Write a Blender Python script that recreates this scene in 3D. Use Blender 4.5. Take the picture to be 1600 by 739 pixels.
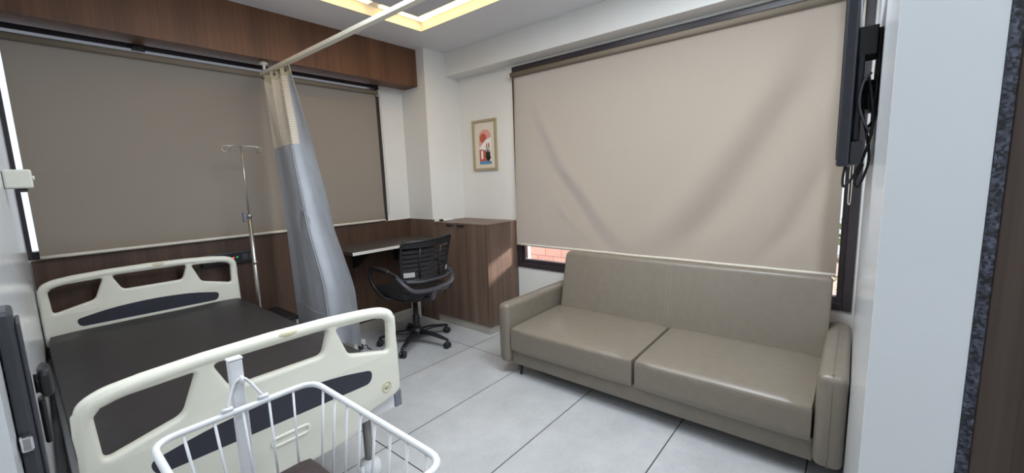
import bpy, bmesh, math, random
from mathutils import Vector, Matrix, noise
random.seed(4)
PI = math.pi
S = bpy.context.scene
for o in list(bpy.data.objects):
    bpy.data.objects.remove(o)
COL = S.collection

# ------------------------------------------------------------ camera
F_PX = 646.45
YAW, PITCH, ROLL = math.radians(50.1626), math.radians(7.8873), math.radians(1.9189)
fw = Vector((math.sin(YAW)*math.cos(PITCH), math.cos(YAW)*math.cos(PITCH), -math.sin(PITCH)))
rt = Vector((math.cos(YAW), -math.sin(YAW), 0))
dn = fw.cross(rt)
r2 = rt*math.cos(ROLL) + dn*math.sin(ROLL)
d2 = dn*math.cos(ROLL) - rt*math.sin(ROLL)
cam_data = bpy.data.cameras.new('camera')
cam_data.sensor_fit = 'HORIZONTAL'
cam_data.sensor_width = 36.0
cam_data.lens = 36.0*F_PX/1600.0
cam_data.clip_start = 0.02
cam = bpy.data.objects.new('camera', cam_data)
COL.objects.link(cam)
mw = Matrix((( r2.x, -d2.x, -fw.x, 0), (r2.y, -d2.y, -fw.y, 0), (r2.z, -d2.z, -fw.z, 1.4), (0, 0, 0, 1)))
cam.matrix_world = mw
S.camera = cam

# ------------------------------------------------------------ world, lights, exposure
S.view_settings.view_transform = 'Standard'
S.view_settings.look = 'None'
S.view_settings.gamma = 1.0
S.view_settings.use_curve_mapping = False
S.view_settings.exposure = -0.14
W = bpy.data.worlds.new('daylight')
S.world = W
W.use_nodes = True
bgn = W.node_tree.nodes['Background']
bgn.inputs[0].default_value = (0.86, 0.90, 1.0, 1)
bgn.inputs[1].default_value = 1.6

def lamp(name, kind, loc, energy, color, direction=(0, 0, -1), size=0.5, size_y=None, angle=None):
    d = bpy.data.lights.new(name, kind)
    d.energy = energy
    d.color = color
    if kind == 'AREA':
        d.shape = 'RECTANGLE'
        d.size = size
        d.size_y = size_y or size
    if kind == 'SUN':
        d.angle = angle
    o = bpy.data.objects.new(name, d)
    COL.objects.link(o)
    o.location = loc
    o.rotation_euler = Vector(direction).to_track_quat('-Z', 'Y').to_euler()
    return o

lamp('sun', 'SUN', (6, -3, 4), 12.5, (1.0, 0.86, 0.76), (-0.80, 0.52, -0.30), angle=math.radians(9))
COOL = (0.85, 0.93, 1.0)
lamp('ceiling_panel_light_room', 'AREA', (1.75, 0.55, 2.62), 42, COOL, (0, 0, -1), 0.6)
lamp('ceiling_panel_light_bed', 'AREA', (0.45, 1.35, 2.62), 3, COOL, (0, 0, -1), 0.6)
lamp('fill_light_middle', 'AREA', (1.02, 1.5, 2.63), 24, COOL, (0, 0, -1), 0.5)  # added fill that brightens the middle of the room and the curtain
lamp('fill_light_sofa', 'AREA', (1.75, 1.6, 2.63), 10, COOL, (0, 0, -1), 0.4)  # extra fill added to even out the floor, not a known fitting
lamp('ceiling_panel_light_entry', 'AREA', (-0.35, -0.55, 2.62), 23, COOL, (0, 0, -1), 0.6)

# ------------------------------------------------------------ materials
def s2l(c):
    return tuple(((v/255.0)/12.92 if v/255.0 <= 0.04045 else (((v/255.0)+0.055)/1.055)**2.4) for v in c)

def new_mat(name):
    m = bpy.data.materials.new(name)
    m.use_nodes = True
    return m, m.node_tree, m.node_tree.nodes['Principled BSDF']

def N(nt, typ, **kw):
    n = nt.nodes.new(typ)
    for k, v in kw.items():
        setattr(n, k, v)
    return n

def plain(name, col, rough=0.5, metal=0.0, var=0.06, scale=30.0, bump=0.0, stretch=(1, 1, 1), coat=0.0, spec=0.5):
    """base colour with a little procedural variation and optional fine bump"""
    m, nt, p = new_mat(name)
    tc = N(nt, 'ShaderNodeTexCoord')
    mp = N(nt, 'ShaderNodeMapping')
    mp.inputs['Scale'].default_value = stretch
    nt.links.new(tc.outputs['Object'], mp.inputs[0])
    nz = N(nt, 'ShaderNodeTexNoise')
    nz.inputs['Scale'].default_value = scale
    nz.inputs['Detail'].default_value = 4
    nt.links.new(mp.outputs[0], nz.inputs['Vector'])
    rp = N(nt, 'ShaderNodeValToRGB')
    rp.color_ramp.elements[0].position = 0.3
    rp.color_ramp.elements[1].position = 0.7
    a = tuple(c*(1-var) for c in col) + (1,)
    b = tuple(min(1, c*(1+var)) for c in col) + (1,)
    rp.color_ramp.elements[0].color = a
    rp.color_ramp.elements[1].color = b
    nt.links.new(nz.outputs['Fac'], rp.inputs[0])
    nt.links.new(rp.outputs[0], p.inputs['Base Color'])
    p.inputs['Roughness'].default_value = rough
    p.inputs['Metallic'].default_value = metal
    p.inputs['Coat Weight'].default_value = coat
    p.inputs['Specular IOR Level'].default_value = spec
    if bump > 0:
        bp = N(nt, 'ShaderNodeBump')
        bp.inputs['Strength'].default_value = bump
        bp.inputs['Distance'].default_value = 0.002
        nt.links.new(nz.outputs['Fac'], bp.inputs['Height'])
        nt.links.new(bp.outputs[0], p.inputs['Normal'])
    return m

def wood(name, dark, light, rough=0.42, axis='Z', scale=1.0):
    """laminate: fine streaks running along one axis, broad tone bands"""
    m, nt, p = new_mat(name)
    tc = N(nt, 'ShaderNodeTexCoord')
    mp = N(nt, 'ShaderNodeMapping')
    st = {'Z': (60, 60, 1.6), 'X': (1.6, 60, 60), 'Y': (60, 1.6, 60)}[axis]
    mp.inputs['Scale'].default_value = tuple(v*scale for v in st)
    nt.links.new(tc.outputs['Object'], mp.inputs[0])
    nz = N(nt, 'ShaderNodeTexNoise')
    nz.inputs['Scale'].default_value = 1.0
    nz.inputs['Detail'].default_value = 5
    nz.inputs['Roughness'].default_value = 0.6
    nt.links.new(mp.outputs[0], nz.inputs['Vector'])
    mp2 = N(nt, 'ShaderNodeMapping')
    mp2.inputs['Scale'].default_value = tuple(v*scale*0.16 for v in st)
    nt.links.new(tc.outputs['Object'], mp2.inputs[0])
    n2 = N(nt, 'ShaderNodeTexNoise')
    n2.inputs['Scale'].default_value = 1.0
    n2.inputs['Detail'].default_value = 2
    nt.links.new(mp2.outputs[0], n2.inputs['Vector'])
    mx = N(nt, 'ShaderNodeMath', operation='ADD')
    nt.links.new(nz.outputs['Fac'], mx.inputs[0])
    nt.links.new(n2.outputs['Fac'], mx.inputs[1])
    hf = N(nt, 'ShaderNodeMath', operation='MULTIPLY')
    hf.inputs[1].default_value = 0.5
    nt.links.new(mx.outputs[0], hf.inputs[0])
    rp = N(nt, 'ShaderNodeValToRGB')
    rp.color_ramp.elements[0].position = 0.34
    rp.color_ramp.elements[1].position = 0.66
    rp.color_ramp.elements[0].color = dark + (1,)
    rp.color_ramp.elements[1].color = light + (1,)
    nt.links.new(hf.outputs[0], rp.inputs[0])
    nt.links.new(rp.outputs[0], p.inputs['Base Color'])
    p.inputs['Roughness'].default_value = rough
    return m

def tile_floor():
    m, nt, p = new_mat('floor_tiles')
    tc = N(nt, 'ShaderNodeTexCoord')
    sp = N(nt, 'ShaderNodeSeparateXYZ')
    nt.links.new(tc.outputs['Object'], sp.inputs[0])
    def line(out, off, size, half):
        a = N(nt, 'ShaderNodeMath', operation='SUBTRACT'); a.inputs[1].default_value = off
        nt.links.new(sp.outputs[out], a.inputs[0])
        b = N(nt, 'ShaderNodeMath', operation='DIVIDE'); b.inputs[1].default_value = size
        nt.links.new(a.outputs[0], b.inputs[0])
        c = N(nt, 'ShaderNodeMath', operation='ROUND'); nt.links.new(b.outputs[0], c.inputs[0])
        d = N(nt, 'ShaderNodeMath', operation='SUBTRACT')
        nt.links.new(b.outputs[0], d.inputs[0]); nt.links.new(c.outputs[0], d.inputs[1])
        e = N(nt, 'ShaderNodeMath', operation='ABSOLUTE'); nt.links.new(d.outputs[0], e.inputs[0])
        f = N(nt, 'ShaderNodeMath', operation='LESS_THAN'); f.inputs[1].default_value = half/size
        nt.links.new(e.outputs[0], f.inputs[0])
        return f
    lx = line('X', 2.335, 1.222, 0.0029)
    ly = line('Y', 2.440, 0.5845, 0.0029)
    mxm = N(nt, 'ShaderNodeMath', operation='MAXIMUM')
    nt.links.new(lx.outputs[0], mxm.inputs[0]); nt.links.new(ly.outputs[0], mxm.inputs[1])
    n1 = N(nt, 'ShaderNodeTexNoise'); n1.inputs['Scale'].default_value = 3.5; n1.inputs['Detail'].default_value = 8
    n1.inputs['Roughness'].default_value = 0.68
    nt.links.new(tc.outputs['Object'], n1.inputs['Vector'])
    n2 = N(nt, 'ShaderNodeTexNoise'); n2.inputs['Scale'].default_value = 60; n2.inputs['Detail'].default_value = 3
    nt.links.new(tc.outputs['Object'], n2.inputs['Vector'])
    av = N(nt, 'ShaderNodeMath', operation='MULTIPLY_ADD'); av.inputs[1].default_value = 0.3
    nt.links.new(n2.outputs['Fac'], av.inputs[0]); nt.links.new(n1.outputs['Fac'], av.inputs[2])
    rp = N(nt, 'ShaderNodeValToRGB')
    rp.color_ramp.elements[0].position = 0.4; rp.color_ramp.elements[1].position = 0.85
    rp.color_ramp.elements[0].color = s2l((166, 168, 170)) + (1,)
    rp.color_ramp.elements[1].color = s2l((190, 191, 193)) + (1,)
    nt.links.new(av.outputs[0], rp.inputs[0])
    mix = N(nt, 'ShaderNodeMix', data_type='RGBA')
    nt.links.new(mxm.outputs[0], mix.inputs[0])
    nt.links.new(rp.outputs[0], mix.inputs[6])
    mix.inputs[7].default_value = s2l((52, 50, 52)) + (1,)
    nt.links.new(mix.outputs[2], p.inputs['Base Color'])
    p.inputs['Roughness'].default_value = 0.34
    return m

def blind_fabric():
    m, nt, p = new_mat('blind_fabric')
    tc = N(nt, 'ShaderNodeTexCoord')
    nz = N(nt, 'ShaderNodeTexNoise'); nz.inputs['Scale'].default_value = 260; nz.inputs['Detail'].default_value = 2
    nt.links.new(tc.outputs['Object'], nz.inputs['Vector'])
    rp = N(nt, 'ShaderNodeValToRGB')
    rp.color_ramp.elements[0].color = (0.255, 0.208, 0.158, 1)
    rp.color_ramp.elements[1].color = (0.308, 0.254, 0.196, 1)
    nt.links.new(nz.outputs['Fac'], rp.inputs[0])
    nt.links.new(rp.outputs[0], p.inputs['Base Color'])
    p.inputs['Roughness'].default_value = 0.85
    p.inputs['Specular IOR Level'].default_value = 0.15
    tr = N(nt, 'ShaderNodeBsdfTranslucent')
    tr.inputs[0].default_value = (0.50, 0.53, 0.57, 1)
    ms = N(nt, 'ShaderNodeMixShader'); ms.inputs[0].default_value = 0.11
    nt.links.new(p.outputs[0], ms.inputs[1]); nt.links.new(tr.outputs[0], ms.inputs[2])
    nt.links.new(ms.outputs[0], nt.nodes['Material Output'].inputs[0])
    return m

def curtain_net():
    m, nt, p = new_mat('curtain_netting')
    uv = N(nt, 'ShaderNodeUVMap'); uv.uv_map = 'UVMap'
    sp = N(nt, 'ShaderNodeSeparateXYZ'); nt.links.new(uv.outputs[0], sp.inputs[0])
    def wave(out):
        a = N(nt, 'ShaderNodeMath', operation='FRACT'); nt.links.new(sp.outputs[out], a.inputs[0])
        b = N(nt, 'ShaderNodeMath', operation='SUBTRACT'); b.inputs[1].default_value = 0.5
        nt.links.new(a.outputs[0], b.inputs[0])
        c = N(nt, 'ShaderNodeMath', operation='ABSOLUTE'); nt.links.new(b.outputs[0], c.inputs[0])
        d = N(nt, 'ShaderNodeMath', operation='LESS_THAN'); d.inputs[1].default_value = 0.19
        nt.links.new(c.outputs[0], d.inputs[0])
        return d
    a, b = wave('X'), wave('Y')
    h = N(nt, 'ShaderNodeMath', operation='MULTIPLY')
    nt.links.new(a.outputs[0], h.inputs[0]); nt.links.new(b.outputs[0], h.inputs[1])
    p.inputs['Base Color'].default_value = s2l((238, 226, 208)) + (1,)
    p.inputs['Roughness'].default_value = 0.8
    t = N(nt, 'ShaderNodeBsdfTransparent')
    ms = N(nt, 'ShaderNodeMixShader')
    nt.links.new(h.outputs[0], ms.inputs[0])
    nt.links.new(p.outputs[0], ms.inputs[1]); nt.links.new(t.outputs[0], ms.inputs[2])
    nt.links.new(ms.outputs[0], nt.nodes['Material Output'].inputs[0])
    return m

def glass_mat():
    m, nt, p = new_mat('window_glass')
    t = N(nt, 'ShaderNodeBsdfTransparent'); t.inputs[0].default_value = (0.93, 0.95, 0.96, 1)
    g = N(nt, 'ShaderNodeBsdfGlossy'); g.inputs['Roughness'].default_value = 0.02
    lw = N(nt, 'ShaderNodeFresnel'); lw.inputs[0].default_value = 1.45
    ms = N(nt, 'ShaderNodeMixShader')
    nt.links.new(lw.outputs[0], ms.inputs[0])
    nt.links.new(t.outputs[0], ms.inputs[1]); nt.links.new(g.outputs[0], ms.inputs[2])
    nt.links.new(ms.outputs[0], nt.nodes['Material Output'].inputs[0])
    return m

def emit(name, col, strength):
    m, nt, p = new_mat(name)
    p.inputs['Base Color'].default_value = col + (1,)
    p.inputs['Emission Color'].default_value = col + (1,)
    p.inputs['Emission Strength'].default_value = strength
    return m

def brick_mat():
    m, nt, p = new_mat('outside_bricks')
    tc = N(nt, 'ShaderNodeTexCoord')
    mp = N(nt, 'ShaderNodeMapping'); mp.inputs['Rotation'].default_value = (PI/2, 0, PI/2)
    nt.links.new(tc.outputs['Object'], mp.inputs[0])
    sp = N(nt, 'ShaderNodeSeparateXYZ'); nt.links.new(tc.outputs['Object'], sp.inputs[0])
    cb = N(nt, 'ShaderNodeCombineXYZ')
    nt.links.new(sp.outputs['Y'], cb.inputs[0]); nt.links.new(sp.outputs['Z'], cb.inputs[1])
    b = N(nt, 'ShaderNodeTexBrick')
    b.inputs['Color1'].default_value = s2l((232, 190, 178)) + (1,)
    b.inputs['Color2'].default_value = s2l((240, 202, 190)) + (1,)
    b.inputs['Mortar'].default_value = s2l((205, 148, 134)) + (1,)
    b.inputs['Scale'].default_value = 1.0
    b.inputs['Brick Width'].default_value = 0.24
    b.inputs['Row Height'].default_value = 0.105
    b.inputs['Mortar Size'].default_value = 0.005
    nt.links.new(cb.outputs[0], b.inputs['Vector'])
    nt.links.new(b.outputs[0], p.inputs['Base Color'])
    p.inputs['Roughness'].default_value = 0.9
    return m

M = {}
M['white_wall'] = plain('white_wall_paint', s2l((226, 224, 220)), 0.42, var=0.012, scale=4)
M['gloss_wall'] = plain('glossy_white_wall', s2l((222, 225, 228)), 0.16, var=0.012, scale=4)
M['end_wall'] = plain('white_wall_end_paint', s2l((224, 228, 232)), 0.5, var=0.012, scale=5)
M['ceiling'] = plain('ceiling_paint', s2l((226, 226, 230)), 0.6, var=0.01, scale=3)
M['panel'] = plain('ceiling_panel_paint', s2l((205, 205, 212)), 0.7, var=0.01, scale=3)
M['floor'] = tile_floor()
M['wood'] = wood('brown_laminate', s2l((86, 68, 58)), s2l((126, 104, 91)))
M['wood_dark'] = wood('dark_brown_laminate', s2l((74, 46, 28)), s2l((114, 76, 51)), 0.55)
M['wood_dado'] = wood('dark_dado_laminate', s2l((58, 41, 31)), s2l((90, 66, 52)), 0.45)
M['wood_door'] = wood('dark_door_laminate', s2l((52, 42, 38)), s2l((86, 70, 62)), 0.35)
M['desk'] = plain('dark_desk_top', s2l((74, 68, 62)), 0.4, var=0.08, scale=40)
M['edge'] = plain('pale_edge_band', s2l((210, 208, 200)), 0.4, var=0.02)
M['kick'] = plain('pale_plinth', s2l((172, 166, 156)), 0.5, var=0.04)
M['frame'] = plain('dark_window_frame', s2l((52, 45, 50)), 0.35, var=0.04)
M['fabric'] = blind_fabric()
M['rod'] = plain('cream_blind_rail', s2l((206, 200, 188)), 0.4, var=0.02)
M['bed_plastic'] = plain('cream_bed_plastic', s2l((229, 227, 213)), 0.34, var=0.012, scale=12)
M['bed_inlay'] = plain('charcoal_bed_inlay', s2l((48, 49, 60)), 0.45, var=0.05)
M['badge'] = plain('pale_yellow_badge', s2l((206, 198, 168)), 0.4, var=0.03)
M['mattress'] = plain('dark_brown_vinyl', s2l((46, 42, 43)), 0.5, var=0.1, scale=14, bump=0.05)
M['white_metal'] = plain('white_painted_metal', s2l((228, 229, 232)), 0.3, var=0.01)
M['grey_plastic'] = plain('grey_plastic', s2l((118, 122, 134)), 0.45, var=0.03)
M['steel'] = plain('brushed_steel', s2l((192, 186, 178)), 0.28, metal=0.9, var=0.05, scale=60)
M['grey_metal'] = plain('grey_steel_leg', s2l((150, 148, 146)), 0.35, metal=0.5, var=0.04)
M['chrome'] = plain('chrome', s2l((215, 215, 218)), 0.12, metal=1.0, var=0.02)
M['sofa'] = plain('taupe_leatherette', s2l((123, 114, 102)), 0.36, var=0.05, scale=22, bump=0.12)
M['stitch'] = plain('pale_sofa_stitching', s2l((146, 136, 121)), 0.6, var=0.03)
M['black'] = plain('black_plastic', s2l((30, 30, 33)), 0.42, var=0.06)
M['black_mesh'] = plain('black_mesh_cloth', s2l((33, 33, 37)), 0.7, var=0.1, scale=80)
M['chair_grey'] = plain('dark_grey_plastic', s2l((66, 66, 72)), 0.4, var=0.05)
M['paper'] = plain('white_label', s2l((235, 235, 232)), 0.6, var=0.01)
M['rail'] = plain('cream_rail_paint', s2l((232, 226, 210)), 0.35, var=0.015)
M['curtain'] = plain('grey_blue_curtain', s2l((180, 183, 190)), 0.62, var=0.04, scale=14, bump=0.1)
M['net'] = curtain_net()
M['hook'] = plain('brown_hooks', s2l((120, 108, 96)), 0.5)
M['glass'] = glass_mat()
M['led'] = emit('warm_led', (1.0, 0.66, 0.22), 7.0)
M['brick'] = brick_mat()
M['paving'] = plain('outside_paving', s2l((196, 168, 152)), 0.9, var=0.15, scale=6)
M['leaf'] = plain('green_leaves', s2l((120, 140, 84)), 0.6, var=0.3, scale=9)
M['granite'] = None
M['gold'] = plain('pale_gold_frame', s2l((178, 164, 132)), 0.35, metal=0.35, var=0.05)
M['mat_board'] = plain('cream_print_paper', s2l((222, 212, 196)), 0.8, var=0.01)
M['pink'] = plain('print_pink', s2l((224, 160, 148)), 0.8, var=0.02)
M['rust'] = plain('print_rust', s2l((190, 92, 76)), 0.8, var=0.03)
M['print_white'] = plain('print_white', s2l((242, 238, 230)), 0.8, var=0.01)
M['blue'] = plain('print_blue', s2l((98, 140, 180)), 0.8, var=0.03)
M['print_dark'] = plain('print_dark_green', s2l((44, 46, 44)), 0.8, var=0.05)
M['tv'] = plain('black_tv_casing', s2l((38, 40, 48)), 0.35, var=0.04)
M['screen'] = plain('black_tv_screen', s2l((10, 10, 12)), 0.08, var=0.02)
M['cable'] = plain('black_cable', s2l((20, 20, 22)), 0.5)
M['cable_grey'] = plain('grey_cable', s2l((92, 92, 98)), 0.5)
M['box_white'] = plain('offwhite_plastic', s2l((206, 204, 194)), 0.4, var=0.02)
M['lock'] = plain('dark_grey_lock', s2l((62, 64, 70)), 0.3, var=0.05)
M['red_led'] = emit('red_indicator', (1.0, 0.1, 0.03), 1.2)
M['green_led'] = emit('green_indicator', (0.05, 0.8, 0.25), 0.8)
def granite():
    m, nt, p = new_mat('dark_blue_granite')
    tc = N(nt, 'ShaderNodeTexCoord')
    v = N(nt, 'ShaderNodeTexVoronoi'); v.inputs['Scale'].default_value = 260
    nt.links.new(tc.outputs['Object'], v.inputs['Vector'])
    nz = N(nt, 'ShaderNodeTexNoise'); nz.inputs['Scale'].default_value = 90; nz.inputs['Detail'].default_value = 4
    nt.links.new(tc.outputs['Object'], nz.inputs['Vector'])
    ad = N(nt, 'ShaderNodeMath', operation='MULTIPLY')
    sp = N(nt, 'ShaderNodeSeparateColor'); nt.links.new(v.outputs['Color'], sp.inputs[0])
    nt.links.new(sp.outputs[0], ad.inputs[0]); nt.links.new(nz.outputs['Fac'], ad.inputs[1])
    rp = N(nt, 'ShaderNodeValToRGB')
    rp.color_ramp.elements[0].position = 0.1; rp.color_ramp.elements[1].position = 0.62
    rp.color_ramp.elements[0].color = s2l((20, 21, 28)) + (1,)
    rp.color_ramp.elements[1].color = s2l((92, 98, 118)) + (1,)
    nt.links.new(ad.outputs[0], rp.inputs[0]); nt.links.new(rp.outputs[0], p.inputs['Base Color'])
    p.inputs['Roughness'].default_value = 0.3
    return m
M['granite'] = granite()

# ------------------------------------------------------------ geometry helpers
def merge(bm, t):
    me = bpy.data.meshes.new('tmp'); t.to_mesh(me); t.free()
    bm.from_mesh(me); bpy.data.meshes.remove(me)

def bx(bm, x0, x1, y0, y1, z0, z1, bev=0.0, seg=2, mi=0):
    t = bmesh.new()
    bmesh.ops.create_cube(t, size=1)
    for v in t.verts:
        v.co = Vector(((x0+x1)/2 + v.co.x*(x1-x0), (y0+y1)/2 + v.co.y*(y1-y0), (z0+z1)/2 + v.co.z*(z1-z0)))
    if bev > 0:
        bmesh.ops.bevel(t, geom=list(t.edges), offset=bev, segments=seg, profile=0.5, affect='EDGES')
    for f in t.faces:
        f.material_index = mi
    merge(bm, t)

def smooth_path(pts, n=6, closed=False):
    P = [Vector(p) for p in pts]
    out = []
    k = len(P)
    rng = range(k) if closed else range(k-1)
    for i in rng:
        if closed:
            a, b, c, d = P[(i-1) % k], P[i], P[(i+1) % k], P[(i+2) % k]
        else:
            b, c = P[i], P[i+1]
            a = P[i-1] if i > 0 else b*2-c
            d = P[i+2] if i+2 < k else c*2-b
        for s in range(n):
            t = s/n
            out.append(0.5*((2*b) + (c-a)*t + (2*a-5*b+4*c-d)*t*t + (3*b-a-3*c+d)*t*t*t))
    if not closed:
        out.append(P[-1])
    return out

def tube(bm, pts, r, seg=10, closed=False, flat=1.0, mi=0):
    P = [Vector(p) for p in pts]
    k = len(P)
    rad = r if isinstance(r, (list, tuple)) else [r]*k
    rings = []
    nrm = None
    for i in range(k):
        if closed:
            t = P[(i+1) % k]-P[i-1]
        else:
            t = P[min(i+1, k-1)]-P[max(i-1, 0)]
        t.normalize()
        if nrm is None:
            up = Vector((0, 0, 1)) if abs(t.z) < 0.9 else Vector((0, 1, 0))
            nrm = (up - t*up.dot(t)).normalized()
        else:
            nrm = (nrm - t*nrm.dot(t))
            nrm.normalize()
        b = t.cross(nrm)
        rings.append([bm.verts.new(P[i] + (nrm*math.cos(a)*flat + b*math.sin(a))*rad[i]) for a in [2*PI*j/seg for j in range(seg)]])
    fs = []
    for i in range(k if closed else k-1):
        A, B = rings[i], rings[(i+1) % k]
        for j in range(seg):
            fs.append(bm.faces.new((A[j], A[(j+1) % seg], B[(j+1) % seg], B[j])))
    if not closed:
        fs.append(bm.faces.new(list(reversed(rings[0]))))
        fs.append(bm.faces.new(rings[-1]))
    for f in fs:
        f.smooth = True
        f.material_index = mi

def lathe(bm, prof, cx, cy, seg=20, mi=0):
    """prof: list of (r,z) bottom to top"""
    rings = []
    for r, z in prof:
        rings.append([bm.verts.new((cx+r*math.cos(2*PI*j/seg), cy+r*math.sin(2*PI*j/seg), z)) for j in range(seg)])
    for A, B in zip(rings, rings[1:]):
        for j in range(seg):
            f = bm.faces.new((A[j], A[(j+1) % seg], B[(j+1) % seg], B[j])); f.smooth = True; f.material_index = mi
    bm.faces.new(list(reversed(rings[0]))); bm.faces.new(rings[-1])

def prism(bm, loop, fn, d0, d1):
    """loop of 2-D points, fn(a,b,depth)->xyz"""
    A = [bm.verts.new(fn(a, b, d0)) for a, b in loop]
    B = [bm.verts.new(fn(a, b, d1)) for a, b in loop]
    k = len(loop)
    bm.faces.new(A); bm.faces.new(list(reversed(B)))
    for i in range(k):
        bm.faces.new((A[i], B[i], B[(i+1) % k], A[(i+1) % k]))

def obj(name, bm, mat, parent=None, smooth=None):
    bmesh.ops.recalc_face_normals(bm, faces=list(bm.faces))
    me = bpy.data.meshes.new(name)
    bm.to_mesh(me); bm.free()
    mats = mat if isinstance(mat, (list, tuple)) else [mat]
    for m in mats:
        me.materials.append(m)
    if smooth is not None:
        me.polygons.foreach_set('use_smooth', [True]*len(me.polygons))
        me.set_sharp_from_angle(angle=math.radians(smooth))
    o = bpy.data.objects.new(name, me)
    COL.objects.link(o)
    if parent is not None:
        o.parent = parent
        if parent.type == 'EMPTY' and parent.get('worldspace'):
            o.location = -parent.location
    return o

def tag(o, label, cat, group=None, kind=None):
    o['label'] = label; o['category'] = cat
    if group: o['group'] = group
    if kind: o['kind'] = kind
    return o

def thing(name, label, cat, loc=(0, 0, 0), rotz=0.0, group=None, world=True):
    """Empty at the thing's base; with world=True parts are modelled in room coordinates"""
    o = bpy.data.objects.new(name, None)
    COL.objects.link(o)
    o.empty_display_size = 0.1
    o.location = loc; o.rotation_euler = (0, 0, rotz)
    if world: o['worldspace'] = 1
    return tag(o, label, cat, group)

def struct(name, bm, mat, parent=None, smooth=None, label=None, cat=None):
    o = obj(name, bm, mat, parent, smooth)
    if parent is None:
        o['kind'] = 'structure'
        if label: o['label'] = label
        if cat: o['category'] = cat
    return o

def rounded(loop, r, n=5):
    out = []
    k = len(loop)
    for i in range(k):
        p = Vector(loop[i]); a = Vector(loop[i-1]); b = Vector(loop[(i+1) % k])
        rr = r[i] if isinstance(r, (list, tuple)) else r
        da, db = (a-p), (b-p)
        q = min(rr, da.length*0.48, db.length*0.48)
        s, e = p+da.normalized()*q, p+db.normalized()*q
        for j in range(n+1):
            t = j/n
            out.append(tuple((1-t)**2*s + 2*t*(1-t)*p + t*t*e))
    return out

def plate_bm(loops, half, bev):
    """filled flat outline with holes, rounded edges; local XZ plane, thickness along Y"""
    cu = bpy.data.curves.new('plate', 'CURVE')
    cu.dimensions = '2D'; cu.fill_mode = 'BOTH'
    cu.extrude = max(half-bev, 0.0001); cu.bevel_depth = bev; cu.bevel_resolution = 3
    cu.offset = -bev
    for lp in loops:
        sp = cu.splines.new('POLY')
        sp.points.add(len(lp)-1)
        for i, (a, b) in enumerate(lp):
            sp.points[i].co = (a, b, 0, 1)
        sp.use_cyclic_u = True
    o = bpy.data.objects.new('plate', cu)
    COL.objects.link(o)
    dg = bpy.context.evaluated_depsgraph_get()
    me = bpy.data.meshes.new_from_object(o.evaluated_get(dg))
    bpy.data.objects.remove(o); bpy.data.curves.remove(cu)
    bm = bmesh.new(); bm.from_mesh(me); bpy.data.meshes.remove(me)
    for v in bm.verts:
        v.co = Vector((v.co.x, -v.co.z, v.co.y))
    bmesh.ops.remove_doubles(bm, verts=list(bm.verts), dist=1e-5)
    return bm

def shift(bm, d):
    for v in bm.verts: v.co += Vector(d)
    return bm

# ------------------------------------------------------------ room constants
YB, XW, XC, YC = 3.56, 3.05, 2.62, 3.19      # back wall, window wall, column faces
YT = -0.032                                   # TV wall face
XE = 0.85                                     # end of the TV wall
ZC = 2.64

# floor, ceiling
b = bmesh.new(); bx(b, -1.4, 3.3, -1.8, 3.8, -0.12, 0.0); struct('floor', b, M['floor'])
b = bmesh.new()
hx0, hx1, hy0, hy1 = 0.75, 2.35, 0.95, 2.87
for a in ((-1.4, 3.3, hy1, 3.8), (-1.4, 3.3, -1.8, hy0), (-1.4, hx0, hy0, hy1), (hx1, 3.3, hy0, hy1)):
    bx(b, a[0], a[1], a[2], a[3], ZC, ZC+0.07)
bx(b, hx0-0.1, hx1+0.1, hy0-0.1, hy1+0.1, ZC+0.07, ZC+0.14)
struct('ceiling', b, M['ceiling'])
b = bmesh.new(); bx(b, hx0+0.17, hx1-0.16, hy0+0.17, hy1-0.17, ZC+0.025, ZC+0.07, 0.003)
struct('trim_1', b, M['panel'], label='flat grey panel in the middle of the lit ceiling recess', cat='ceiling panel')

def led(x0, x1, y0, y1, label):
    bb = bmesh.new(); bx(bb, x0, x1, y0, y1, ZC+0.058, ZC+0.0698, 0.003)
    return tag(obj('led_strip', bb, M['led']), label, 'led light', 'warm led strips in the ceiling recess')
led(hx0+0.03, 1.84, hy1-0.14, hy1-0.04, 'warm yellow led strip in ceiling recess, left of the curtain rail')
led(1.93, hx1-0.02, hy1-0.14, hy1-0.04, 'short warm yellow led strip in ceiling recess, just right of the curtain rail')
led(hx1-0.13, hx1-0.03, hy0+0.04, hy1-0.15, 'long warm yellow led strip in ceiling recess along the sofa side')

# walls
b = bmesh.new()
wx0, wx1, wz0, wz1 = -0.004, 2.36, 1.035, 2.335
for a in ((-0.4, wx0, 0, ZC+0.1), (wx1, 3.3, 0, ZC+0.1), (wx0, wx1, 0, wz0), (wx0, wx1, wz1, ZC+0.1)):
    bx(b, a[0], a[1], YB, YB+0.2, a[2], a[3])
struct('wall_back', b, M['white_wall'])
b = bmesh.new()
vy0, vy1, vz0, vz1 = -0.02, 2.475, 0.565, 2.40
for a in ((-0.3, vy0, 0, ZC+0.1), (vy1, 3.8, 0, ZC+0.1), (vy0, vy1, 0, vz0), (vy0, vy1, vz1, ZC+0.1)):
    bx(b, XW, XW+0.2, a[0], a[1], a[2], a[3])
struct('wall_right', b, M['white_wall'])
b = bmesh.new(); bx(b, XC, XW, YC, YB, 1.032, ZC); bx(b, XC+0.022, XW, YC, YB, 0, 1.032)
struct('trim_2', b, M['white_wall'], label='square white column in the room corner behind the cabinet', cat='column')
b = bmesh.new(); bx(b, 2.885, XW, YT, YC, 2.42, ZC)
struct('trim_3', b, M['white_wall'], label='white beam boxed along the ceiling above the sofa window', cat='beam')
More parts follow.
